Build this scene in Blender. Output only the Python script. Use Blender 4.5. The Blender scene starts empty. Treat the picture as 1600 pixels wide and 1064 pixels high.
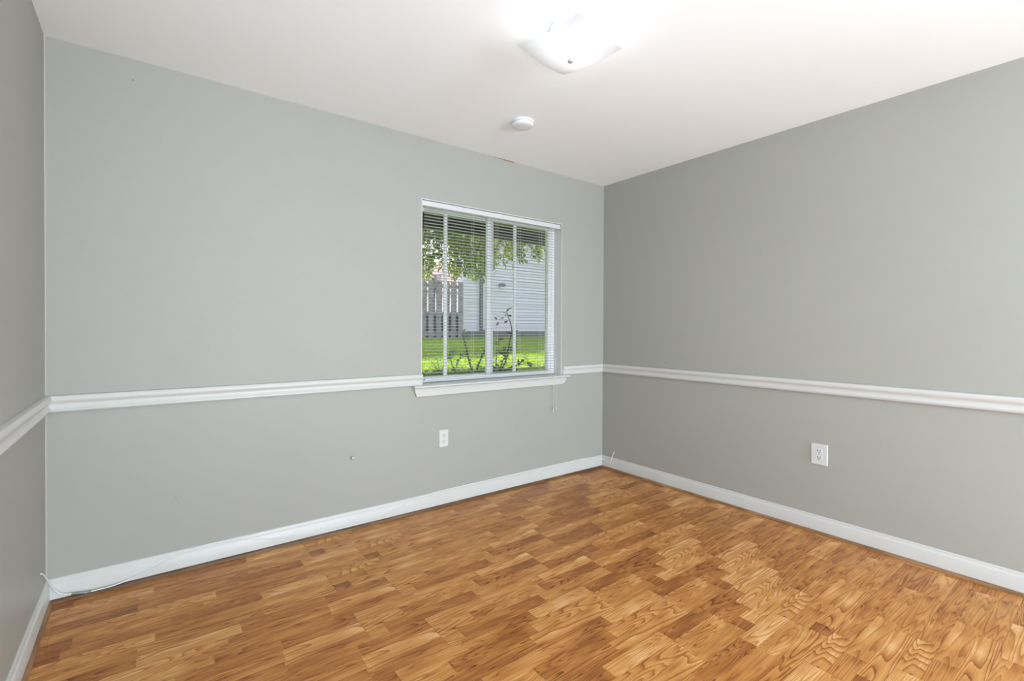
import bpy, bmesh, math, random
from mathutils import Vector, Matrix, Euler
random.seed(11)
S = bpy.context.scene
COL = S.collection
PI = math.pi
# ------------------------------------------------------------------ camera
cam_d = bpy.data.cameras.new('camera')
cam = bpy.data.objects.new('camera', cam_d); COL.objects.link(cam)
TH, PITCH, ROLL = .6496, -.0091, .0052
F = Vector((math.sin(TH)*math.cos(PITCH), math.cos(TH)*math.cos(PITCH), math.sin(PITCH)))
R = Vector((math.cos(TH), -math.sin(TH), 0)); U = R.cross(F)
R2 = R*math.cos(ROLL) + U*math.sin(ROLL); U2 = -R*math.sin(ROLL) + U*math.cos(ROLL)
cam.matrix_world = Matrix(((R2.x, U2.x, -F.x, -3.1602), (R2.y, U2.y, -F.y, -2.8539), (R2.z, U2.z, -F.z, 1.1974), (0, 0, 0, 1)))
cam_d.sensor_width = 36; cam_d.lens = 750.745/1600*36
cam_d.shift_y = -(532-520.593)/1600
cam_d.clip_start = .02; cam_d.clip_end = 300
S.camera = cam
# ------------------------------------------------------------------ colour management, sky, sun, fill
S.view_settings.view_transform = 'Standard'; S.view_settings.look = 'None'
S.view_settings.gamma = 1; S.view_settings.exposure = 0; S.view_settings.use_curve_mapping = False
SKY, SUN, FRONTFILL, SIDEFILL, RIGHTFILL, BULB = .56, 23.0, 282.0, 140.0, 95.0, 2.4
world = bpy.data.worlds.new('sky'); S.world = world; world.use_nodes = True
wt = world.node_tree; wt.nodes.clear()
sky = wt.nodes.new('ShaderNodeTexSky'); sky.sky_type = 'NISHITA'; sky.sun_disc = False
sky.sun_elevation = math.radians(52); sky.sun_rotation = math.radians(45); sky.air_density = 1.0; sky.dust_density = 3.5
bgn = wt.nodes.new('ShaderNodeBackground'); bgn.inputs[1].default_value = SKY
wo = wt.nodes.new('ShaderNodeOutputWorld')
hz = wt.nodes.new('ShaderNodeHueSaturation'); hz.inputs['Saturation'].default_value = .62      # thin bright haze
wt.links.new(sky.outputs[0], hz.inputs['Color']); wt.links.new(hz.outputs[0], bgn.inputs[0]); wt.links.new(bgn.outputs[0], wo.inputs[0])
sun_d = bpy.data.lights.new('sun', 'SUN'); sun_d.energy = SUN; sun_d.angle = math.radians(.6); sun_d.color = (1, .96, .88)
sun = bpy.data.objects.new('sun', sun_d); COL.objects.link(sun); sun.location = (8, 12, 18)
sun.rotation_euler = Vector((1, 1, 1.85)).to_track_quat('Z', 'Y').to_euler()
# added fill lights in made-up openings behind the camera, in all three walls
def fill_light(name, loc, back, power, w, h):
    d = bpy.data.lights.new(name, 'AREA'); d.shape = 'RECTANGLE'; d.size = w; d.size_y = h
    d.energy = power; d.color = (.715, .872, 1)
    o = bpy.data.objects.new(name, d); COL.objects.link(o); o.location = loc
    o.rotation_euler = Vector(back).to_track_quat('Z', 'Y').to_euler()
fill_light('front_fill', (-1.2, -7.75, 1.05), (0, -1, 0), FRONTFILL, 2.2, 2.0)
fill_light('side_fill', (-3.52, -3.85, .5), (-1, 0, -2.2), SIDEFILL, 1.6, .8)
fill_light('right_fill', (.05, -5.8, .9), (1, 0, -.6), RIGHTFILL, 1.5, 1.4)

# ------------------------------------------------------------------ node helpers
class NT:
    def __init__(s, name):
        s.m = bpy.data.materials.new(name); s.m.use_nodes = True; s.t = s.m.node_tree; s.t.nodes.clear()
        s.out = s.t.nodes.new('ShaderNodeOutputMaterial')
    def n(s, kind, **kw):
        x = s.t.nodes.new(kind)
        for k, v in kw.items(): setattr(x, k, v)
        return x
    def put(s, sock, v):
        if isinstance(v, bpy.types.NodeSocket): s.t.links.new(v, sock)
        elif v is not None: sock.default_value = v
    def math(s, op, a, b=None, c=None):
        x = s.n('ShaderNodeMath', operation=op)
        s.put(x.inputs[0], a); s.put(x.inputs[1], b); s.put(x.inputs[2], c)
        return x.outputs[0]
    def xyz(s, x=0, y=0, z=0):
        c = s.n('ShaderNodeCombineXYZ')
        for i, v in enumerate((x, y, z)): s.put(c.inputs[i], v)
        return c.outputs[0]
    def noise(s, vec, scale, detail=2, rough=.5, dist=0):
        x = s.n('ShaderNodeTexNoise'); s.put(x.inputs['Vector'], vec)
        x.inputs['Scale'].default_value = scale; x.inputs['Detail'].default_value = detail
        x.inputs['Roughness'].default_value = rough; x.inputs['Distortion'].default_value = dist
        return x.outputs[0]
    def ramp(s, fac, stops, interp='LINEAR'):
        x = s.n('ShaderNodeValToRGB'); s.put(x.inputs[0], fac); e = x.color_ramp.elements
        x.color_ramp.interpolation = interp
        while len(e) < len(stops): e.new(.5)
        for i, (p, c) in enumerate(stops):
            e[i].position = p; e[i].color = (*c, 1)
        return x.outputs[0]
    def mix(s, fac, a, b, mode='MIX'):
        x = s.n('ShaderNodeMix', data_type='RGBA', blend_type=mode)
        s.put(x.inputs[0], fac); s.put(x.inputs[6], a if not isinstance(a, tuple) else (*a[:3], 1)); s.put(x.inputs[7], b if not isinstance(b, tuple) else (*b[:3], 1))
        return x.outputs[2]
    def coord(s, which='Object'): return s.n('ShaderNodeTexCoord').outputs[which]
    def bsdf(s, color, rough=.5, spec=.5, metal=0, normal=None, **kw):
        b = s.n('ShaderNodeBsdfPrincipled')
        s.put(b.inputs['Base Color'], (*color, 1) if isinstance(color, tuple) else color)
        s.put(b.inputs['Roughness'], rough); b.inputs['Specular IOR Level'].default_value = spec
        b.inputs['Metallic'].default_value = metal
        if normal is not None: s.put(b.inputs['Normal'], normal)
        for k, v in kw.items(): b.inputs[k].default_value = v
        s.t.links.new(b.outputs[0], s.out.inputs[0]); return b
    def bump(s, h, strength=.1, dist=.01):
        x = s.n('ShaderNodeBump'); s.put(x.inputs['Height'], h)
        x.inputs['Strength'].default_value = strength; x.inputs['Distance'].default_value = dist
        return x.outputs[0]

def plain(name, c, rough=.5, spec=.5, metal=0, var=.06, scale=8, bump=0, bscale=60):
    t = NT(name); co = t.coord()
    nz = t.noise(co, scale, 3)
    lo = tuple(x*(1-var) for x in c); hi = tuple(min(1, x*(1+var)) for x in c)
    col = t.ramp(nz, [(.3, lo), (.7, hi)])
    nrm = t.bump(t.noise(co, bscale, 2), bump, .005) if bump else None
    t.bsdf(col, rough, spec, metal, nrm)
    return t.m

def wall_paint(name, c, rough, spec):
    t = NT(name); co = t.coord()
    big = t.noise(co, 1.3, 3)
    fine = t.noise(co, 170, 2)
    col = t.ramp(big, [(.3, tuple(x*.985 for x in c)), (.7, tuple(min(1, x*1.015) for x in c))])
    t.bsdf(col, rough, spec, 0, t.bump(fine, .10, .0015))
    return t.m

M = {}
M['wall'] = wall_paint('wall_paint', (.395, .389, .354), .45, .24)
M['ceiling'] = wall_paint('ceiling_paint', (.95, .955, .965), .8, .2)
M['trim'] = plain('white_trim_paint', (.62, .61, .585), .32, .4, var=.02, scale=5)
M['caulk'] = plain('painted_caulk', (.46, .46, .43), .45, .4, var=.03)
M['vinyl'] = plain('white_vinyl', (.83, .83, .83), .35, .45, var=.015)
M['slat'] = plain('off_white_blind_slat', (.50, .50, .50), .4, .4, var=.015)
M['rail'] = plain('white_blind_rail', (.66, .66, .66), .4, .4, var=.015)
M['plastic'] = plain('white_plastic', (.66, .66, .645), .35, .45, var=.015)
M['detector'] = plain('detector_plastic', (.80, .80, .79), .4, .4, var=.01)
M['slot'] = plain('dark_slot', (.02, .02, .02), .6, .2)
M['metal'] = plain('brushed_nickel', (.55, .55, .55), .3, .5, 1, var=.05, scale=30)
M['cord'] = plain('cord_white', (.78, .78, .77), .7, .2)
M['cable'] = plain('cable_white', (.80, .80, .77), .45, .4, var=.03)
M['connector'] = plain('dull_metal_connector', (.22, .22, .21), .4, .5, .6)
M['bumper'] = plain('yellowed_rubber', (.52, .51, .47), .5, .4)

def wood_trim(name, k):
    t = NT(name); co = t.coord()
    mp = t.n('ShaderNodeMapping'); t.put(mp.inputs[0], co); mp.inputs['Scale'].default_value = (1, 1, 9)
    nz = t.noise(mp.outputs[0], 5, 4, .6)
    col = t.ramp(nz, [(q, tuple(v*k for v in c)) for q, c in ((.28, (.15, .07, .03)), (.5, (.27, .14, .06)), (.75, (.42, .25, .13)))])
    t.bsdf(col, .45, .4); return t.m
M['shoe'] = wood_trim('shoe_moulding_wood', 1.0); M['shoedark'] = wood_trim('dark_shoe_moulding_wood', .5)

def floor_mat():
    t = NT('laminate_three_strip_wood'); co = t.coord(); m = t.math
    sp = t.n('ShaderNodeSeparateXYZ'); t.put(sp.inputs[0], co); X, Yr = sp.outputs[0], sp.outputs[1]
    Y = m('MULTIPLY', Yr, -1.0)
    pr = m('SUBTRACT', m('DIVIDE', Y, .2095), .1146)
    row = m('FLOOR', pr); fr = m('FRACT', pr)
    par = m('FLOORED_MODULO', row, 2.0)
    u = m('DIVIDE', m('ADD', m('SUBTRACT', X, m('MULTIPLY', par, .222)), 2.475), 1.21)
    pid = m('FLOOR', u); ul = m('MULTIPLY', m('FRACT', u), 1.21)
    s3 = m('MULTIPLY', fr, 3.0); k = m('FLOOR', s3); sv = m('FRACT', s3)
    blen = m('ADD', .33, m('MULTIPLY', k, .045))
    bu = m('DIVIDE', m('ADD', ul, m('ADD', .06, m('MULTIPLY', k, .143))), blen)
    b = m('FLOOR', bu); bl = m('FRACT', bu)
    var = m('FLOORED_MODULO', m('ADD', m('FLOOR', m('DIVIDE', row, 3.0)), m('MULTIPLY', pid, 2.0)), 5.0)
    wn = t.n('ShaderNodeTexWhiteNoise', noise_dimensions='3D')
    t.put(wn.inputs['Vector'], t.xyz(m('ADD', k, .37), m('ADD', b, .61), m('ADD', var, .13)))
    sc = t.n('ShaderNodeSeparateColor'); t.put(sc.inputs[0], wn.outputs['Color'])
    r1, r2, r3 = sc.outputs
    off = m('MULTIPLY', r1, 40.0)
    # cathedral figure: contour bands of a stretched noise
    vs = m('ADD', 9.0, m('MULTIPLY', r2, 14.0))
    gv = t.xyz(m('ADD', m('MULTIPLY', ul, 1.5), off), m('MULTIPLY', m('MULTIPLY', fr, .2095), vs), m('MULTIPLY', r3, 30.0))
    n1 = t.noise(gv, 1.0, 1.5, .45, .35)
    ringf = m('ADD', 9.0, m('MULTIPLY', r3, 16.0))
    ring = m('FRACT', m('MULTIPLY', n1, ringf))
    late = m('MULTIPLY', m('POWER', ring, 3.2), m('SMOOTHSTEP', ring, 1.0, .93) if False else m('SUBTRACT', 1.0, m('POWER', ring, 40.0)))
    # straight fine pores
    pores = t.noise(t.xyz(m('MULTIPLY', ul, 9.0), m('MULTIPLY', fr, 62.0), off), 1.0, 3, .65)
    smudge = t.noise(t.xyz(m('ADD', m('MULTIPLY', ul, 5.0), off), m('MULTIPLY', fr, 3.2), m('MULTIPLY', r2, 9.0)), 1.0, 2, .5)
    figure = m('ADD', .24, m('MULTIPLY', m('FRACT', m('MULTIPLY', r1, 7.3)), .36))
    tone = m('ADD', .05, m('MULTIPLY', r2, .45))
    tone = m('ADD', tone, m('MULTIPLY', late, figure))
    tone = m('ADD', tone, m('MULTIPLY', m('SUBTRACT', pores, .5), .52))
    tone = m('ADD', tone, m('MULTIPLY', m('SUBTRACT', smudge, .42), .85))
    tone = m('ADD', tone, .02)
    col = t.ramp(tone, [(0, (.80, .47, .215)), (.22, (.64, .30, .085)), (.5, (.46, .178, .038)), (.75, (.29, .09, .017)), (1, (.16, .042, .007))])
    # seams: plank edges and ends a little darker
    e1 = m('MINIMUM', fr, m('SUBTRACT', 1.0, fr)); seam = m('LESS_THAN', e1, .0045)
    e2 = m('LESS_THAN', ul, .0016)
    sm = m('MULTIPLY', m('MAXIMUM', seam, e2), .55)
    col = t.mix(sm, col, (.10, .04, .012))
    rough = m('ADD', .30, m('MULTIPLY', pores, .14))
    t.bsdf(col, rough, .38, 0, t.bump(m('SUBTRACT', 1.0, m('MAXIMUM', seam, e2)), .15, .001))
    return t.m
M['floor'] = floor_mat()

def glass_shade():
    t = NT('frosted_white_glass'); co = t.coord()
    nz = t.noise(co, 6, 2)
    col = t.ramp(nz, [(.3, (.78, .78, .79)), (.7, (.81, .81, .815))])
    tr = t.n('ShaderNodeBsdfTranslucent'); t.put(tr.inputs[0], col)
    di = t.n('ShaderNodeBsdfDiffuse'); t.put(di.inputs[0], col)
    gl = t.n('ShaderNodeBsdfGlossy'); gl.inputs['Roughness'].default_value = .25
    m1 = t.n('ShaderNodeMixShader'); m1.inputs[0].default_value = .45; t.put(m1.inputs[1], tr.outputs[0]); t.put(m1.inputs[2], di.outputs[0])
    m2 = t.n('ShaderNodeMixShader'); m2.inputs[0].default_value = .05; t.put(m2.inputs[1], m1.outputs[0]); t.put(m2.inputs[2], gl.outputs[0])
    t.t.links.new(m2.outputs[0], t.out.inputs[0]); return t.m
M['shade'] = glass_shade()

def bulb_mat():
    t = NT('lit_bulb'); e = t.n('ShaderNodeEmission'); e.inputs[0].default_value = (1, .97, .92, 1); e.inputs[1].default_value = 12
    t.t.links.new(e.outputs[0], t.out.inputs[0]); return t.m
M['bulb'] = bulb_mat()

def pane_mat():
    t = NT('window_glass'); tr = t.n('ShaderNodeBsdfTransparent'); tr.inputs[0].default_value = (.97, .97, .97, 1)
    gl = t.n('ShaderNodeBsdfGlossy'); gl.inputs['Roughness'].default_value = .02
    fr = t.n('ShaderNodeFresnel'); fr.inputs[0].default_value = 1.45
    mx = t.n('ShaderNodeMixShader'); t.put(mx.inputs[0], fr.outputs[0]); t.put(mx.inputs[1], tr.outputs[0]); t.put(mx.inputs[2], gl.outputs[0])
    t.t.links.new(mx.outputs[0], t.out.inputs[0]); return t.m
M['pane'] = pane_mat()

def clear_plastic():
    t = NT('clear_tassel_plastic'); t.bsdf((.93, .93, .92), .15, .5, **{'Transmission Weight': .75, 'IOR': 1.35}); return t.m
M['tassel'] = clear_plastic()

def leaf_mat(name, c1, c2, trans=.5, scale=3):
    t = NT(name); co = t.coord(); nz = t.noise(co, scale, 2)
    col = t.ramp(nz, [(.35, c1), (.65, c2)])
    tr = t.n('ShaderNodeBsdfTranslucent'); t.put(tr.inputs[0], t.mix(.6, col, (1, 1, .18), 'MULTIPLY') if False else col)
    b = t.bsdf(col, .5, .3)
    mx = t.n('ShaderNodeMixShader'); mx.inputs[0].default_value = trans
    t.put(mx.inputs[1], b.outputs[0]); t.put(mx.inputs[2], tr.outputs[0])
    t.t.links.new(mx.outputs[0], t.out.inputs[0]); return t.m
M['leaf'] = leaf_mat('tree_leaf', (.07, .17, .03), (.48, .56, .03), .55, 5)
M['roseleaf'] = leaf_mat('rose_leaf', (.05, .085, .055), (.08, .12, .06), .25, 9)
M['redleaf'] = leaf_mat('young_red_leaf', (.25, .05, .045), (.35, .10, .06), .3, 9)
M['mintleaf'] = leaf_mat('small_grey_green_leaf', (.12, .24, .10), (.18, .30, .14), .3, 9)
M['bark'] = plain('grey_bark', (.10, .085, .07), .9, .1, var=.3, scale=14, bump=.5)
M['stem'] = plain('dark_stem', (.045, .05, .045), .8, .2, var=.2, scale=20)
M['grass'] = leaf_mat('grass_blade', (.22, .35, .03), (.32, .44, .035), .4, 5)
M['lawn'] = plain('lawn_ground', (.20, .32, .03), .95, .05, var=.2, scale=18, bump=.6, bscale=90)
M['soffit'] = plain('weathered_soffit_wood', (.20, .16, .125), .8, .2, var=.18, scale=6)
M['beam'] = plain('dark_green_beam_paint', (.035, .045, .035), .6, .3, var=.15, scale=9)
M['exterior'] = plain('exterior_wall_paint', (.55, .53, .5), .8, .2)
M['siding'] = plain('white_vinyl_siding', (.80, .745, .86), .55, .3, var=.02, scale=2)
M['pavement'] = plain('pale_pavement', (.17, .165, .18), .9, .1, var=.08)
M['foundation'] = plain('grey_concrete', (.22, .21, .21), .9, .1, var=.15, scale=5, bump=.3)
M['spout'] = plain('grey_downspout', (.20, .20, .22), .5, .3, var=.06)
M['fence'] = plain('weathered_grey_fence_wood', (.34, .31, .355), .9, .1, var=.22, scale=7, bump=.3)
M['fencedark'] = plain('dark_grey_fence_wood', (.17, .155, .18), .9, .1, var=.25, scale=7)  # darker fence wood for the back boards and lower panel
M['roof'] = plain('pinkish_roof_shingle', (.17, .118, .115), .9, .1, var=.1, scale=10)
M['roofdark'] = plain('grey_flue_metal', (.22, .22, .24), .6, .3, var=.08)
M['housewall'] = plain('pale_house_wall', (.6, .55, .52), .9, .1)
M['brown'] = plain('brown_aggregate', (.3, .2, .12), .9, .1)

# ------------------------------------------------------------------ mesh helpers
def tag(o, label=None, cat=None, group=None, kind=None):
    if label: o['label'] = label
    if cat: o['category'] = cat
    if group: o['group'] = group
    if kind: o['kind'] = kind
    return o
def empty(name, loc, label, cat, group=None, rz=0):
    o = bpy.data.objects.new(name, None); COL.objects.link(o); o.empty_display_size = .05
    o.location = loc; o.rotation_euler = (0, 0, rz); return tag(o, label, cat, group)
class MB:
    def __init__(s): s.b = bmesh.new()
    def face(s, pts):
        return s.b.faces.new([s.b.verts.new(p) for p in pts])
    def box(s, x0, x1, y0, y1, z0, z1):
        v = [s.b.verts.new((x, y, z)) for x in (x0, x1) for y in (y0, y1) for z in (z0, z1)]
        for f in ((0, 1, 3, 2), (4, 6, 7, 5), (0, 4, 5, 1), (2, 3, 7, 6), (0, 2, 6, 4), (1, 5, 7, 3)):
            s.b.faces.new([v[i] for i in f])
        return s
    def rings(s, rings, close=True, caps=True):
        rv = [[s.b.verts.new(p) for p in r] for r in rings]; n = len(rv[0])
        for a, c in zip(rv, rv[1:]):
            for i in range(n if close else n-1):
                j = (i+1) % n
                s.b.faces.new((a[i], a[j], c[j], c[i]))
        if caps and close:
            s.b.faces.new(rv[0][::-1]); s.b.faces.new(rv[-1])
        return s
    def prism(s, poly, fn, t0, t1):
        """poly (list of 2D points) extruded from t0 to t1; fn(a, b, t) gives the 3D point"""
        return s.rings([[fn(a, b, t0) for a, b in poly], [fn(a, b, t1) for a, b in poly]])
    def tube(s, pts, r, n=8):
        pts = [Vector(p) for p in pts]; rr = r if isinstance(r, (list, tuple)) else [r]*len(pts)
        rings = []; prev = None
        for i, p in enumerate(pts):
            d = (pts[min(i+1, len(pts)-1)] - pts[max(i-1, 0)]).normalized()
            if prev is None:
                a = d.cross(Vector((0, 0, 1)) if abs(d.z) < .9 else Vector((1, 0, 0))).normalized()
            else:
                a = (prev - d*prev.dot(d)).normalized()
            prev = a; c = d.cross(a)
            rings.append([p + (a*math.cos(2*PI*k/n) + c*math.sin(2*PI*k/n))*rr[i] for k in range(n)])
        return s.rings(rings)
    def lathe(s, prof, c=(0, 0, 0), n=40, axis='z'):
        rings = []
        for r, h in prof:
            ring = []
            for k in range(n):
                a = 2*PI*k/n; p = (r*math.cos(a), r*math.sin(a), h)
                if axis == 'y': p = (p[0], h, p[1])
                ring.append((c[0]+p[0], c[1]+p[1], c[2]+p[2]))
            rings.append(ring)
        return s.rings(rings)
    def build(s, name, mat, parent=None, smooth=False, bevel=0, seg=2, org=None):
        bmesh.ops.recalc_face_normals(s.b, faces=s.b.faces)
        o0 = Vector(org) if org is not None else None
        if o0 is not None: bmesh.ops.translate(s.b, verts=s.b.verts, vec=-o0)
        me = bpy.data.meshes.new(name); s.b.to_mesh(me); s.b.free()
        if smooth:
            for p in me.polygons: p.use_smooth = True
        me.materials.append(mat)
        o = bpy.data.objects.new(name, me); COL.objects.link(o)
        if parent is not None: o.parent = parent
        elif o0 is not None: o.location = o0
        if bevel:
            md = o.modifiers.new('bevel', 'BEVEL'); md.width = bevel; md.segments = seg; md.limit_method = 'ANGLE'
        return o
def smooth_by_angle(o, a=40):
    for p in o.data.polygons: p.use_smooth = True
    md = o.modifiers.new('edges', 'EDGE_SPLIT'); md.split_angle = math.radians(a); return o
def crspline(pts, k=6):
    P = [Vector(p) for p in pts]; out = []
    for i in range(len(P)-1):
        p0, p1, p2, p3 = P[max(i-1, 0)], P[i], P[i+1], P[min(i+2, len(P)-1)]
        for j in range(k):
            t = j/k
            out.append(.5*((2*p1) + (p2-p0)*t + (2*p0-5*p1+4*p2-p3)*t*t + (3*p1-p0-3*p2+p3)*t**3))
    out.append(P[-1]); return out
def structure(o, label=None):
    o['kind'] = 'structure'
    if label: o['label'] = label
    return o

# ------------------------------------------------------------------ room shell
W, D, H = 3.509, 7.7, 2.44
WX0, WX1, WZ0, WZ1 = -1.737, -.489, .812, 2.046      # rough opening of the window
b = MB(); b.box(-W-.12, .12, -D-.12, .2, -.06, 0); structure(b.build('floor', M['floor']), 'glossy orange brown laminate floor of three-strip planks')
b = MB(); b.box(-W-.12, .12, -D-.12, .2, H, H+.06); structure(b.build('ceiling', M['ceiling']), 'plain white ceiling')
b = MB()
b.box(-W-.12, WX0, 0, .2, -.06, H); b.box(WX1, .12, 0, .2, -.06, H)
b.box(WX0, WX1, 0, .2, -.06, WZ0); b.box(WX0, WX1, 0, .2, WZ1, H)
structure(b.build('wall_back', M['wall']), 'pale grey wall with the window')
b = MB(); b.box(-W-.12, -W, -3.0, 0, -.06, H); b.box(-W-.12, -W, -D-.12, -4.7, -.06, H); b.box(-W-.12, -W, -4.7, -3.0, 2.1, H); b.box(-W-.12, -W, -4.7, -3.0, -.06, 0); structure(b.build('wall_left', M['wall']), 'pale grey wall at the left edge')
b = MB(); b.box(0, .12, -5.0, 0, -.06, H); b.box(0, .12, -D-.12, -6.6, -.06, H); b.box(0, .12, -6.6, -5.0, 2.1, H); b.box(0, .12, -6.6, -5.0, -.06, 0); structure(b.build('wall_right', M['wall']), 'pale grey wall on the right')
b = MB(); b.box(-W, -2.35, -D-.12, -D, 0, H); b.box(-.05, 0, -D-.12, -D, 0, H); b.box(-2.35, -.05, -D-.12, -D, 2.1, H)
structure(b.build('wall_front', M['wall']), 'pale grey wall behind the viewer')  # openings in these three walls are added to hold the fill lights

# chair rail: a moulded profile (depth from the wall, height)
RAIL = [(0, .900), (.009, .900), (.017, .8965), (.0215, .889), (.0225, .879), (.020, .871), (.0145, .8655), (.0125, .861), (.0130, .854), (.0155, .846), (.0195, .8405), (.0205, .8375), (.0175, .8365), (.0180, .8315), (.0150, .828), (.0135, .826), (0, .826)]
RAIL = [(d, z) for d, z in RAIL]
BASE = [(0, .104), (.0035, .104), (.006, .1015), (.0068, .096), (.0078, .090), (.0115, .0855), (.0135, .0815), (.0135, .0), (0, .0)]
QR = [(0.0135, 0)] + [(0.0135 + .0125*math.cos(a*PI/12), .017*math.sin(a*PI/12)) for a in range(0, 7)]
def run_back(poly, x0, x1, m0=0, m1=0):
    """profile along the back wall; m0/m1 = 1 mitres the end into the corner, -1 returns it outward"""
    b = MB()
    b.rings([[(x0 + m0*d, -d, z) for d, z in poly], [(x1 - m1*d, -d, z) for d, z in poly]])
    return b
def run_right(poly, y0, y1, m1=1):
    b = MB(); b.rings([[(-d, y0, z) for d, z in poly], [(-d, y1 - m1*d, z) for d, z in poly]]); return b
def run_left(poly, y0, y1, m1=1):
    b = MB(); b.rings([[(-W+d, y0, z) for d, z in poly], [(-W+d, y1 - m1*d, z) for d, z in poly]]); return b
def trimobj(b, name, mat, label):
    o = b.build(name, mat); smooth_by_angle(o, 35); return structure(o, label)
trimobj(run_back(RAIL, -W, -1.733, 1, 0), 'trim_1', M['trim'], 'white moulded chair rail left of the window')
trimobj(run_back(RAIL, -.484, 0, .35, 1), 'trim_2', M['trim'], 'short white chair rail between the window and the corner')
trimobj(run_right(RAIL, -5.0, 0), 'trim_3', M['trim'], 'white moulded chair rail along the right wall')
trimobj(run_left(RAIL, -3.0, 0), 'trim_4', M['trim'], 'white moulded chair rail along the left wall')
trimobj(run_back(BASE, -W, 0, 1, 1), 'baseboard_back', M['trim'], 'white baseboard under the window wall')
trimobj(run_right(BASE, -5.0, 0), 'baseboard_right', M['trim'], 'white baseboard along the right wall')
trimobj(run_left(BASE, -3.0, 0), 'baseboard_left', M['trim'], 'white baseboard along the left wall')
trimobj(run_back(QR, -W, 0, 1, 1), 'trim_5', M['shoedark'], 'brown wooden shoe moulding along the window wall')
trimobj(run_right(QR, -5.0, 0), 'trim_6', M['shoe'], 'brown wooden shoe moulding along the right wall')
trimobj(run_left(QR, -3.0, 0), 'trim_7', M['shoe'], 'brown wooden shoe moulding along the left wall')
# paint-filled caulk bead in the left corner and thin one in the right corner
b = MB(); b.prism([(0, 0), (.006, 0), (.0045, -.003), (.003, -.0045), (0, -.006)], lambda a, c, t: (-W+a, c, t), .105, H)
structure(b.build('trim_8', M['caulk']), 'thin light caulk bead in the left corner')
b = MB(); b.prism([(0, 0), (-.004, 0), (-.003, -.002), (-.002, -.003), (0, -.004)], lambda a, c, t: (a, c, t), .105, H)
structure(b.build('trim_9', M['wall']), 'thin painted bead in the far corner')
# open seam where the plaster has parted from the ceiling
b = MB(); b.rings([[(-1.17, -.0005, H-.001), (-1.17, -.0012, H-.0005), (-1.17, -.0005, H)],
                   [(-1.06, -.0005, H-.008), (-1.06, -.0014, H-.004), (-1.06, -.0005, H)],
                   [(-1.00, -.0005, H-.009), (-1.00, -.0014, H-.004), (-1.00, -.0005, H)],
                   [(-.975, -.0005, H-.001), (-.975, -.0012, H-.0005), (-.975, -.0005, H)]])
structure(b.build('trim_10', M['brown']), 'dark open crack between wall and ceiling above the window')

# nail hole, chipped filler and a scuff in the paint
structure(MB().lathe([(.0022, 0), (.0022, -.0006), (.001, -.0007)], (-3.2102, 0, 2.3439), 12, 'y').build('trim_11', M['slot']), 'dark nail hole high on the window wall')
b = MB(); b.lathe([(.009, 0), (.008, -.001), (.003, -.0016)], (-3.046, 0, .3645), 9, 'y'); b.lathe([(.006, 0), (.005, -.001), (.002, -.0014)], (-3.026, 0, .366), 7, 'y')
structure(b.build('trim_12', M['wall']), 'small chipped spot of filler low on the window wall')
structure(MB().tube([(-.0003, -.630, .936), (-.0003, -.642, .944), (-.0003, -.650, .955)], .0012, 5).build('trim_13', M['foundation']), 'short scuff mark above the chair rail on the right wall')
# ------------------------------------------------------------------ window: liner, frame, sashes, panes, sill
win = bpy.data.objects.new('window_1', None); COL.objects.link(win); win.location = (-1.113, .1, .83)
structure(win, 'white sliding window with two sashes'); ORG = (-1.113, .1, .83)
b = MB(); t = .006
b.box(WX0, WX0+t, -.001, .2, WZ0, WZ1); b.box(WX1-t, WX1, -.001, .2, WZ0, WZ1); b.box(WX0+t, WX1-t, -.001, .2, WZ1-t, WZ1)
b.build('jamb_liner', M['trim'], win, org=ORG)
ix0, ix1, iz0, iz1 = WX0+t, WX1-t, .832, WZ1-t
b = MB()
b.box(ix0, ix0+.025, .085, .165, iz0, iz1); b.box(ix1-.030, ix1, .085, .165, iz0, iz1)
b.box(ix0+.025, ix1-.030, .085, .165, iz1-.020, iz1); b.box(ix0+.025, ix1-.030, .085, .165, iz0, iz0+.012)
b.build('frame', M['vinyl'], win, bevel=.003, org=ORG)
def sash(x0, x1, y0, y1, mun):
    z0, z1 = iz0+.012, iz1-.020; w = .033; rb = .019; rt = .022
    s = MB(); s.box(x0, x0+w, y0, y1, z0, z1); s.box(x1-w, x1, y0, y1, z0, z1); s.box(x0+w, x1-w, y0, y1, z0, z0+rb); s.box(x0+w, x1-w, y0, y1, z1-rt, z1)
    so = s.build('sash', M['vinyl'], win, bevel=.003, org=ORG)
    ym = (y0+y1)/2
    mo = MB().box(mun-.011, mun+.011, ym-.009, ym+.009, z0+rb, z1-rt).build('muntin', M['vinyl'], so, bevel=.003, org=ORG)
    po = MB().box(x0+w-.004, x1-w+.004, ym-.002, ym+.002, z0+rb-.004, z1-rt+.004).build('pane', M['pane'], so, org=ORG)
sash(ix0+.025, -1.082, .118, .145, -1.487)
sash(-1.157, ix1-.030, .090, .115, -.893)
# stool (inside sill) with rounded nose and horns, and the apron under it
b = MB()
nose = [(-.026, .828), (-.037, .8265), (-.043, .8225), (-.044, .817), (-.041, .8115), (-.033, .808), (-.0, .808), (-.0, .828)]
b.prism(nose, lambda a, c, t: (t, a, c), -1.800, -.428)
b.box(WX0+.0005, WX1-.0005, -.002, .086, .808, .8295)
smooth_by_angle(b.build('sill', M['trim'], win, org=ORG), 35)
b = MB(); q = []
for y, x0, x1 in ((-.0005, 0, 0), (-.014, 0, 0), (-.017, .003, .003)):
    q.append([(-1.7905+x0, y, .808), (-1.785+x0, y, .785), (-1.771+x0, y, .752+x0), (-.488-x1, y, .752+x0), (-.462-x1, y, .766), (-.449-x1, y, .786), (-.4445-x1, y, .808)])
b.rings(q)
b.build('apron', M['trim'], win, org=ORG)

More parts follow.
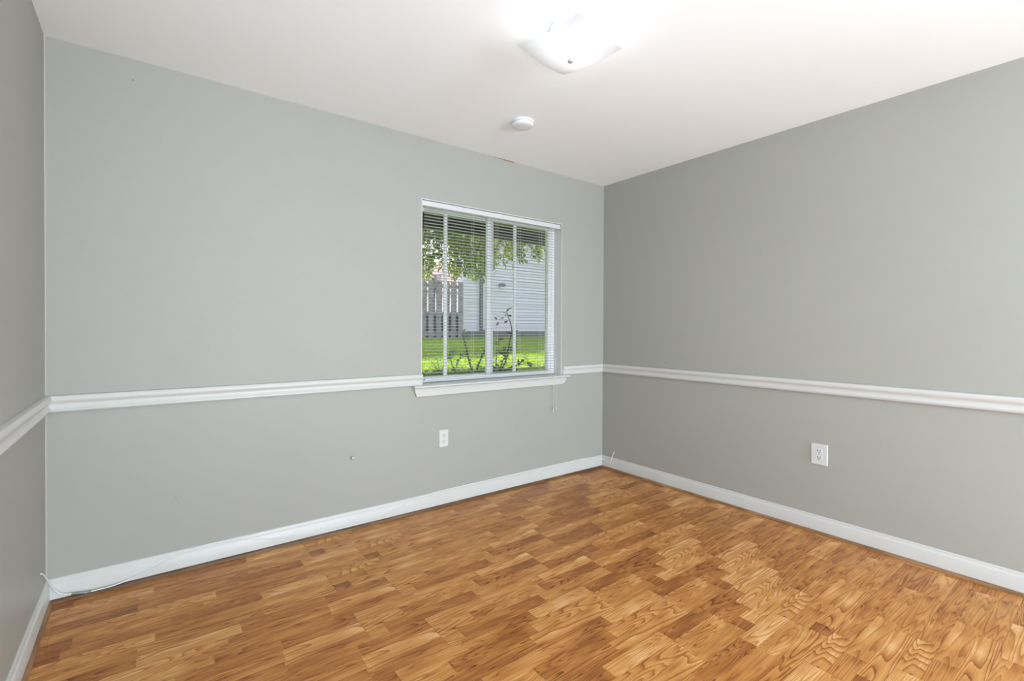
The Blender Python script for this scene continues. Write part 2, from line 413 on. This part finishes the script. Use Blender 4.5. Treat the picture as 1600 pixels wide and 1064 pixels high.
# ------------------------------------------------------------------ mini blind
BO = (-1.116, .03, 2.04)
bl = empty('window_blind', BO, 'white horizontal mini blind lowered over the window, slats open', 'blind')
b = MB(); b.prism([(.006, 2.037), (.006, 2.006), (.009, 2.003), (.044, 2.003), (.044, 2.037)], lambda a, c, t: (t, a, c), -1.728, -.503)
b.build('headrail', M['rail'], bl, bevel=.002, org=BO)
b = MB()
for k in range(53):
    z = .880 + k*.0212
    pts = [(-.0125, -.0012), (-.007, .0006), (0, .0013), (.007, .0006), (.0125, -.0012)]
    tilt = math.radians(random.uniform(-1.2, 1.2) + 1.0); ct, st = math.cos(tilt), math.sin(tilt)
    up = [(a*ct - c*st, a*st + c*ct) for a, c in pts]
    poly = up + [(a, c-.0006) for a, c in up[::-1]]
    zo = z + random.uniform(-.0006, .0006)
    b.rings([[(-1.700, .028+a, zo+c) for a, c in poly], [(-.548+random.uniform(-.001, .001), .028+a, zo+c) for a, c in poly]])
b.build('slats', M['slat'], bl, org=BO)
b = MB(); b.box(-1.700, -.552, .016, .040, .8540, .8640)
b.build('bottom_rail', M['rail'], bl, bevel=.004, seg=3, org=BO)
for x in (-1.534, -1.324, -1.114, -.904, -.694):
    b = MB()
    for y in (.0148, .0412):
        b.tube([(x, y, .860), (x, y, 2.004)], .0006, 5)
    for k in range(53):
        z = .8792 + k*.0212 - .0016
        b.tube([(x, .0148, z), (x, .0412, z)], .0004, 4)
    b.build('ladder_cord', M['cord'], bl, org=BO)
for x, zt, dx in ((-.606, .545, -.010), (-.594, .560, .010)):
    path = crspline([(x, .004, 2.004), (x, .000, 1.9), (x+dx*.2, -.012, 1.3), (x+dx*.4, -.044, .86), (x+dx*.5, -.0462, .82), (x+dx*.6, -.046, .7), (x+dx, -.046, zt+.036)], 4)
    c = MB().tube(path, .0009, 6).build('lift_cord', M['cord'], bl, smooth=True, org=BO)
    tz = zt
    MB().lathe([(.0018, .038), (.0032, .034), (.0050, .018), (.0058, .004), (.0052, 0), (.0020, -.001)], (x+dx, -.046, tz), 14).build('tassel', M['tassel'], c, smooth=True, org=BO)

# ------------------------------------------------------------------ ceiling light: pan, bulbs, dished glass square, finial
LX, LY, LR = -1.767, -1.408, math.radians(9.5)
cl = empty('ceiling_light', (LX, LY, H), 'square frosted glass ceiling light with upturned corners, switched on', 'ceiling light', rz=LR)
MB().lathe([(.086, 0), (.088, -.003), (.086, -.020), (.078, -.026), (.010, -.027)], n=48).build('canopy', M['plastic'], cl, smooth=False)
smooth_by_angle(cl.children[0], 40)
hs, N = .152, 24
def dish(x, y):
    X, Y = (x/hs)**2, (y/hs)**2
    return -.129 + .030*(1-(1-X)*(1-Y)) + .012*(X+Y)
b = MB(); g = {}
for side, dz in ((0, 0), (1, -.004)):
    for i in range(N+1):
        for j in range(N+1):
            x, y = (i/N*2-1)*hs, (j/N*2-1)*hs
            g[side, i, j] = b.b.verts.new((x, y, dish(x, y)+dz))
for side in (0, 1):
    for i in range(N):
        for j in range(N):
            b.b.faces.new((g[side, i, j], g[side, i+1, j], g[side, i+1, j+1], g[side, i, j+1]))
for i in range(N):
    for A, B in (((i, 0), (i+1, 0)), ((i, N), (i+1, N)), ((0, i), (0, i+1)), ((N, i), (N, i+1))):
        b.b.faces.new((g[(0, *A)], g[(0, *B)], g[(1, *B)], g[(1, *A)]))
smooth_by_angle(b.build('glass_shade', M['shade'], cl), 50)
MB().tube([(0, 0, -.026), (0, 0, -.131)], .003, 8).build('rod', M['metal'], cl)
smooth_by_angle(MB().lathe([(.004, -.1325), (.0095, -.1335), (.0105, -.137), (.0085, -.1415), (.0045, -.1435), (.0030, -.146), (.0012, -.147)], n=20).build('finial', M['metal'], cl), 40)
for sx in (-1, 1):
    prof = [(.009, .020), (.0095, .030), (.016, .046), (.020, .058), (.018, .070), (.010, .077), (.002, .0785)]
    bb = MB()
    bb.rings([[(sx*h, r*math.cos(2*PI*k/16), -.060+r*math.sin(2*PI*k/16)) for k in range(16)] for r, h in prof])
    bo = bb.build('bulb', M['bulb'], cl, smooth=True)
    pl = bpy.data.lights.new('bulb_light', 'POINT'); pl.energy = BULB; pl.shadow_soft_size = .024; pl.color = (.95, .98, 1)
    po = bpy.data.objects.new('bulb_light', pl); COL.objects.link(po); po.parent = cl; po.location = (sx*.062, 0, -.060)
    # the bulb's own light leaves from its skin
    bo.visible_shadow = True

# ------------------------------------------------------------------ smoke detector
sd = empty('smoke_detector', (-1.365, -.585, H), 'round white smoke detector on the ceiling near the window wall', 'smoke detector')
smooth_by_angle(MB().lathe([(.066, 0), (.068, -.002), (.068, -.010), (.065, -.012), (.03, -.0121)], n=48).build('mounting_base', M['detector'], sd), 40)
smooth_by_angle(MB().lathe([(.058, -.0118), (.059, -.0165), (.064, -.017), (.0655, -.019), (.0635, -.028), (.058, -.032), (.045, -.0345), (.002, -.035)], n=48).build('cover', M['detector'], sd), 40)

# ------------------------------------------------------------------ wall outlets
def outlet(name, loc, rz, w, h, label):
    o = empty(name, loc, label, 'outlet', 'white duplex outlets', rz)
    hw, hh = w/2, h/2; e = .004
    b = MB()
    def rr(i, y):
        c = .004; a, d = hw-i, hh-i
        return [(-a, y, -d+c), (-a+c, y, -d), (a-c, y, -d), (a, y, -d+c), (a, y, d-c), (a-c, y, d), (-a+c, y, d), (-a, y, d-c)]
    b.rings([rr(0, -.0004), rr(0, -.003), rr(.0015, -.005), rr(.004, -.0062)])
    b.build('cover_plate', M['plastic'], o)
    for s in (1, -1):
        cz = s*.0195
        b = MB(); ring = []
        for y, r in ((-.006, .0172), (-.0075, .0172), (-.0082, .0164)):
            pr = []
            for k in range(28):
                a = 2*PI*k/28; x = r*math.cos(a); z = r*math.sin(a)
                pr.append((max(-r, min(r, x)), y, cz + max(-.0138, min(.0138, z))))
            ring.append(pr)
        b.rings(ring); rc = b.build('receptacle', M['plastic'], o)
        for x, hgt in ((-.0063, .0085), (.0063, .007)):
            MB().box(x-.0016, x+.0016, -.0085, -.0078, cz+.0045-hgt/2, cz+.0045+hgt/2).build('slot', M['slot'], rc)
        b = MB(); b.lathe([(.0028, -.0085), (.0028, -.0078)], (0, 0, cz-.0070), 12, 'y'); b.build('slot', M['slot'], rc)
    b = MB(); b.lathe([(.0030, -.006), (.0030, -.0072), (.002, -.0078), (.0004, -.008)], (0, 0, 0), 14, 'y'); b.build('screw', M['metal'], o)
    return o
outlet('wall_outlet', (-1.568, 0, .457), 0, .069, .115, 'small white outlet under the window on the window wall')
outlet('wall_outlet', (0, -1.7005, .4655), -PI/2, .089, .124, 'oversized white outlet plate on the right wall')

# ------------------------------------------------------------------ small knob in the wall
kn = MB(); kn.lathe([(.0045, 0), (.0045, -.004), (.0085, -.006), (.0100, -.010), (.0085, -.014), (.004, -.0165), (.0005, -.017)], (-2.185, 0, .423), 20, 'y')
tag(kn.build('rubber_bumper', M['bumper'], smooth=True, org=(-2.185, 0, .423)), 'tiny round whitish bumper fixed low on the window wall left of the outlet', 'bumper')

# ------------------------------------------------------------------ coaxial cable along the baseboard
CP = [(-3.509, -.134, .185), (-3.503, -.112, .172), (-3.497, -.080, .138), (-3.489, -.052, .100), (-3.476, -.033, .062), (-3.4591, -.0295, .0405), (-3.4324, -.0305, .0317), (-3.4031, -.032, .0262), (-3.3755, -.033, .0205), (-3.3433, -.033, .0208), (-3.2886, -.030, .0205), (-3.232, -.0225, .0272), (-3.1732, -.0185, .0434), (-3.1124, -.0172, .0614), (-3.0547, -.0155, .0830), (-3.0106, -.011, .0945), (-2.9032, -.0095, .1045), (-2.7901, -.0105, .0955), (-2.7015, -.0140, .0765), (-2.5867, -.0172, .0519), (-2.4617, -.0178, .0345), (-2.333, -.0190, .0262), (-2.1923, -.0185, .0250), (-2.0827, -.0172, .0305), (-1.9684, -.0172, .0493), (-1.8477, -.0165, .0744), (-1.7605, -.0105, .0945), (-1.65, -.0065, .105), (-1.536, -.0045, .1068), (-1.2209, -.0040, .1070), (-.6738, -.0040, .1070), (-.25, -.0045, .1068), (-.14, -.012, .1005), (-.06, -.022, .086), (-.021, -.035, .070), (-.0172, -.062, .061), (-.0172, -.105, .0605), (-.0155, -.123, .095), (-.0120, -.131, .129), (-.005, -.141, .152), (.0, -.1445, .1575)]
cb = empty('coaxial_cable', (-3.43, -.0305, .0), 'thin white coaxial cable run along the baseboard from corner to corner', 'cable')
MB().tube(crspline(CP, 5), .0029, 8).build('cable', M['cable'], cb, smooth=True, org=(-3.43, -.0305, 0))
cn = MB()
for x0, x1, r in ((-3.425, -3.412, .0042), (-3.412, -3.398, .0052), (-3.398, -3.376, .0044), (-3.374, -3.360, .005)):
    f = lambda x: Vector((x, -.0318, .0312 + (x+3.43)*-.195 if x < -3.375 else .0205))
    cn.tube([f(x0), f(x1)], r, 6)
cn.build('connector', M['connector'], cb, org=(-3.43, -.0305, 0))

# ------------------------------------------------------------------ outdoors: ground, overhang, fence, apartment, house, plants
def gz(y): return .72 + (min(max(y, .2), 9.2)-.2)*(.215/9.0) + max(0, y-9.2)*.005
b = MB(); nx, ny = 40, 40; gv = {}
for i in range(nx+1):
    for j in range(ny+1):
        x = -14 + 44*i/nx; y = .2 + 34*(j/ny)**1.6
        gv[i, j] = b.b.verts.new((x, y, gz(y) + (random.uniform(-.006, .006) if 0 < j else 0)))
for i in range(nx):
    for j in range(ny):
        b.b.faces.new((gv[i, j], gv[i+1, j], gv[i+1, j+1], gv[i, j+1]))
structure(b.build('lawn', M['lawn'], smooth=True), 'sloping green lawn outside the window')
structure(MB().box(-14, 30, 9.4, 24.5, .92, gz(22)+.03).build('parking_lot', M['pavement']), 'pale pavement behind the fence')
b = MB()
for k in range(26000):
    y = 1.55 + 7.35*random.random()**1.4; x = random.uniform(-2.0 + y*.25, .2 + y*.95); z = gz(y)-.004
    h = random.uniform(.025, .06); a = random.random()*PI; w = .006
    dx, dy = math.cos(a)*w, math.sin(a)*w; lx, ly = random.uniform(-.03, .03), random.uniform(-.03, .03)
    b.face([(x-dx, y-dy, z), (x+dx, y+dy, z), (x+lx, y+ly, z+h)])
tag(b.build('lawn_grass', M['grass']), 'short bright green grass on the lawn outside', 'grass', kind='stuff')

b = MB()
for k in range(17):
    y0 = .2 + k*.13
    b.box(-6, 9, y0, y0+.118, 2.50 - .004*(k % 2), 2.53)
b.box(-6, 9, .2, 2.5, 2.53, 2.62)
structure(b.build('porch_soffit', M['soffit']), 'boarded underside of the overhang above the window')
b = MB(); b.box(-6, 9, 2.24, 2.34, 2.380, 2.62); b.box(-6, 9, 2.08, 2.13, 2.44, 2.5)
structure(b.build('porch_beam', M['beam']), 'dark beam at the edge of the overhang')

# apartment with lapped white siding
AX, AY = 4.085, 9.0
ap = empty('apartment_building', (AX, AY, .93), 'white sided apartment building beyond the lawn, grey foundation below', 'building')
AO = (AX, AY, .93)
b = MB(); prof = [(0, 1.13)]
lap = .118; zz = 1.13
while zz < 10.6:
    prof += [(-.022, zz), (-.004, zz+lap)]; zz += lap
prof += [(.3, zz), (.3, 1.13)]
b.rings([[(AX, AY+a, c) for a, c in prof], [(26, AY+a, c) for a, c in prof]])
def raked(b, x0, z0, z1, y0=.3, y1=9):
    q = [(x0+y0*.72, AY+y0), (26, AY+y0), (26, AY+y1), (x0+y1*.72, AY+y1)]
    return b.rings([[(x, y, z0) for x, y in q], [(x, y, z1) for x, y in q]])
raked(b, AX, 1.13, 10.6)
b.build('siding', M['siding'], ap, org=AO)
MB().box(AX-.03, AX+.09, AY-.035, AY+.1, 1.12, 10.6).build('corner_board', M['siding'], ap, org=AO)
raked(MB(), AX-.03, .7, 1.13, .01).build('foundation', M['foundation'], ap, org=AO)
raked(MB(), AX-.3, 10.6, 10.8, -.3, 9.3).build('roof', M['roofdark'], ap, org=AO)
b = MB(); b.box(4.62, 4.71, AY-.095, AY-.022, 1.16, 10.6); b.box(4.62, 4.71, AY-.2, AY-.022, 1.10, 1.17)
b.build('downspout', M['spout'], ap, bevel=.012, org=AO)
b = MB(); b.rings([[(5.42+r*math.cos(2*PI*k/16), AY-.02-dy, 2.52+r*.42*math.sin(2*PI*k/16)) for k in range(16)] for r, dy in ((.13, 0), (.13, .06), (.10, .10), (.04, .12))])
b.build('wall_lamp', M['spout'], ap, org=AO)
MB().box(5.34, 5.50, AY-.09, AY-.022, 2.42, 2.47).build('lamp_diffuser', M['vinyl'], ap, org=AO)

# shadow-box fence of weathered boards
FO = (1.0, 9.0, .93)
fe = empty('board_fence', FO, 'weathered grey board fence with narrow gaps left of the white building', 'fence')
x = 4.045; k = 0
while x > -2.2:
    tz = 2.50 + random.uniform(-.02, .02)
    MB().box(x-.150, x, 8.955, 8.975, .92, tz-.01).build('board', M['fence'], fe, org=FO)
    g = (.022, .012, .020, .004)[k % 4]
    MB().box(x-.235-.01, x-.150-g, 9.03, 9.05, .92, tz-.03).build('back_board', M['fencedark'], fe, org=FO)
    x -= .235; k += 1
for z0, z1 in ((2.34, 2.43), (1.57, 1.66), (1.0, 1.09)):
    MB().box(-2.3, 4.045, 8.976, 9.028, z0, z1).build('rail', M['fence'], fe, org=FO)
MB().box(-2.3, 4.045, 9.055, 9.07, .92, 1.62).build('lower_panel', M['fencedark'], fe, org=FO)
MB().box(-2.3, 4.045, 8.94, 9.06, 2.50, 2.525).build('cap', M['fence'], fe, org=FO)

# far house with pinkish roof
HO = (11, 26, 1.0)
ho = empty('house', HO, 'distant house with a pinkish roof rising behind the fence', 'building')
b = MB(); b.rings([[(x, y, z) for y, z in ((25, 3.6), (29, 6.1), (33, 3.6))] for x in (3, 17)])
b.build('roof', M['roof'], ho, org=HO)
MB().box(3.4, 16.6, 25.5, 32.5, .9, 3.62).build('wall', M['housewall'], ho, org=HO)
b = MB(); b.box(11.95, 12.28, 25.2, 25.6, 3.7, 4.75)
b.rings([[(x, 25.2, z) for x, z in ((11.95, 4.72), (12.9, 5.0), (12.9, 4.9), (12.3, 4.72))], [(x, 25.6, z) for x, z in ((11.95, 4.72), (12.9, 5.0), (12.9, 4.9), (12.3, 4.72))]])
b.build('chimney', M['roofdark'], ho, org=HO)

def leaf(b, p, d, n, L, w):
    """a folded pointed leaf starting at p, growing along d"""
    d = d.normalized(); s = d.cross(n)
    if s.length < 1e-4: s = d.cross(Vector((1, 0, 0)))
    s.normalize(); up = s.cross(d)
    v = [b.b.verts.new(q) for q in (p, p+d*L*.45+s*w*.5+up*w*.12, p+d*L-up*L*.12, p+d*L*.45-s*w*.5+up*w*.12, p+d*L*.5)]
    b.b.faces.new((v[0], v[1], v[4])); b.b.faces.new((v[1], v[2], v[4])); b.b.faces.new((v[2], v[3], v[4])); b.b.faces.new((v[3], v[0], v[4]))
def rv(s=1): return Vector((random.uniform(-1, 1), random.uniform(-1, 1), random.uniform(-1, 1)))*s

# tree overhanging the lawn: twigs droop to uneven heights
TO = (-2.6, 5.6, gz(5.6))
tr = empty('leafy_tree', TO, 'green leafy tree whose drooping twigs hang in front of the white building', 'tree')
br = MB(); lv = MB()
br.tube(crspline([(-2.6, 5.6, gz(5.6)-.05), (-2.5, 5.55, 2.2), (-2.1, 5.3, 3.7), (-1.4, 5.2, 4.7)], 5), [.17-.004*i for i in range(16)], 10)
limbs = [[(-2.1, 5.3, 3.7), (-.5, 5.0, 4.0), (1.0, 4.8, 3.9), (2.6, 4.7, 3.7), (3.6, 4.6, 3.4)],
         [(-1.4, 5.2, 4.7), (.2, 5.6, 4.7), (1.8, 5.3, 4.5), (3.4, 5.2, 4.2)],
         [(-2.3, 5.4, 3.2), (-1.0, 4.6, 3.6), (.4, 4.3, 3.5), (1.3, 4.3, 3.3)]]
for l in limbs:
    p = crspline(l, 5); br.tube(p, [.07-.055*i/(len(p)-1) for i in range(len(p))], 7)
low = [(.30, 2.15), (.60, 2.06), (.70, 2.02), (.83, 2.34), (.98, 2.24), (1.10, 2.16), (1.24, 2.05), (1.37, 2.27), (1.54, 2.17), (1.68, 2.08), (1.85, 2.11), (2.02, 2.27), (2.19, 2.50), (2.34, 2.44), (2.50, 2.47), (2.68, 2.43), (2.90, 2.60), (3.14, 2.62), (3.30, 2.78)]
def lowz(x):
    for (a, za), (c, zc) in zip(low, low[1:]):
        if a <= x <= c: return za + (zc-za)*(x-a)/(c-a)
    return 2.2 if x < .3 else 2.95
for k in range(300):
    x = random.uniform(-.9, 3.35)
    if x > 2.0 and random.random() < .35: continue
    y = random.uniform(4.25, 5.5); sc = (y+2.85)/(4.6+2.85)
    z0 = lowz(x) ; zend = 1.1974 + (z0-1.1974)*sc + random.random()**1.6*.9
    xs = -3.16 + (x+3.16)*sc
    top = Vector((xs + random.uniform(-.3, .15), y + random.uniform(-.2, .2), max(zend+.35, random.uniform(3.1, 3.9))))
    end = Vector((xs, y, zend))
    pts = crspline([top, top.lerp(end, .5) + Vector((random.uniform(-.12, .12), 0, .06)), end], 5)
    br.tube(pts, .004, 4)
    for q in pts[2:]:
        for s in range(5):
            p0 = q + rv(.05)
            leaf(lv, p0, Vector((random.uniform(-1, 1), random.uniform(-1, 1), random.uniform(-1.2, .1))), Vector((random.uniform(-.6, .6), random.uniform(-.6, .6), 1)), random.uniform(.075, .13), random.uniform(.032, .055))
for k in range(1500):      # crown above
    c = Vector((random.uniform(-3.6, 3.0), random.uniform(4.2, 6.3), random.uniform(3.7, 5.6)))
    for s in range(2):
        leaf(lv, c+rv(.12), rv(), Vector((0, 0, 1)) + rv(.5), random.uniform(.08, .13), random.uniform(.035, .06))
br.build('branches', M['bark'], tr, smooth=True, org=TO)
lv.build('foliage', M['leaf'], tr, org=TO)

# shrubs under the window
def shrub(name, base, label, stems, lmat, nleaf, L, w, flush=()):
    o = empty(name, base, label, 'shrub')
    s = MB(); f = MB()
    for st, r in stems:
        p = crspline(st, 5); s.tube(p, [r*(1-.6*i/(len(p)-1)) for i in range(len(p))], 6)
        for i in range(nleaf):
            q = random.choice(p[len(p)//4:])
            leaf(f, q + rv(.015), rv() + Vector((0, -.2, .2)), Vector((0, 0, 1)) + rv(.6), L*random.uniform(.7, 1.3), w*random.uniform(.7, 1.3))
    s.build('stems', M['stem'], o, smooth=True, org=base); f.build('leaves', lmat, o, org=base)
    if flush:
        g = MB()
        for c, n in flush:
            for i in range(n): leaf(g, Vector(c)+rv(.02), rv() + Vector((0, 0, .3)), Vector((0, 0, 1)) + rv(.6), .055, .026)
        g.build('young_leaves', M['redleaf'], o, org=base)
    return o
G = gz(1.2)
shrub('rose_bush', (-.25, 1.2, G), 'tall dark rose bush with reddish young shoots at the right of the window', [
    ([(-.25, 1.2, G), (-.20, 1.15, .86), (-.19, 1.1, 1.05), (-.20, 1.05, 1.20), (-.30, 1.0, 1.36)], .010),
    ([(-.25, 1.2, G), (-.30, 1.1, .82), (-.27, 1.02, .98), (-.18, 1.0, 1.05)], .007),
    ([(-.25, 1.2, G), (-.36, 1.1, .80), (-.42, 1.0, .95), (-.40, 1.0, 1.10)], .006),
    ([(-.25, 1.2, G), (-.16, 1.1, .80), (-.08, 1.0, .84), (-.02, .98, .86)], .005)], M['roseleaf'], 11, .095, .055,
    flush=(((-.39, 1.0, 1.27), 3), ((-.33, 1.0, 1.255), 4), ((-.31, 1.0, 1.36), 2)))
shrub('flowering_shrub', (-.62, 1.4, gz(1.4)), 'open dark stemmed shrub with small pale green leaves in the middle of the window', [
    ([(-.45, 1.4, gz(1.4)), (-.50, 1.4, .90), (-.53, 1.4, 1.02), (-.58, 1.4, 1.15)], .011),
    ([(-.40, 1.4, gz(1.4)), (-.36, 1.4, .84), (-.30, 1.4, .95), (-.24, 1.4, 1.08)], .009),
    ([(-.66, 1.4, gz(1.4)), (-.68, 1.4, .80), (-.72, 1.4, .94), (-.66, 1.4, .97)], .007),
    ([(-.66, 1.4, gz(1.4)), (-.62, 1.4, .86), (-.54, 1.4, .96)], .005)], M['mintleaf'], 22, .045, .022)
shrub('twiggy_shrub', (-.84, 1.4, gz(1.4)), 'low bare twiggy shrub at the lower left of the window', [
    ([(-.84, 1.4, gz(1.4)), (-.86, 1.4, .79), (-.93, 1.4, .88)], .005), ([(-.84, 1.4, gz(1.4)), (-.84, 1.4, .80), (-.87, 1.4, .90)], .005),
    ([(-.84, 1.4, gz(1.4)), (-.80, 1.4, .80), (-.79, 1.4, .87)], .005), ([(-.84, 1.4, gz(1.4)), (-.88, 1.38, .77), (-.96, 1.38, .82)], .004)], M['roseleaf'], 4, .03, .016)
b = MB()
for k in range(900):
    x = random.uniform(-1.5, -.15); y = random.uniform(.95, 1.5)
    leaf(b, Vector((x, y, gz(y)+random.uniform(0, .035))), rv() + Vector((0, 0, .5)), Vector((0, 0, 1)) + rv(.5), random.uniform(.02, .045), .015)
tag(b.build('ground_cover', M['mintleaf']), 'low leafy ground cover at the foot of the shrubs', 'plants', kind='stuff')
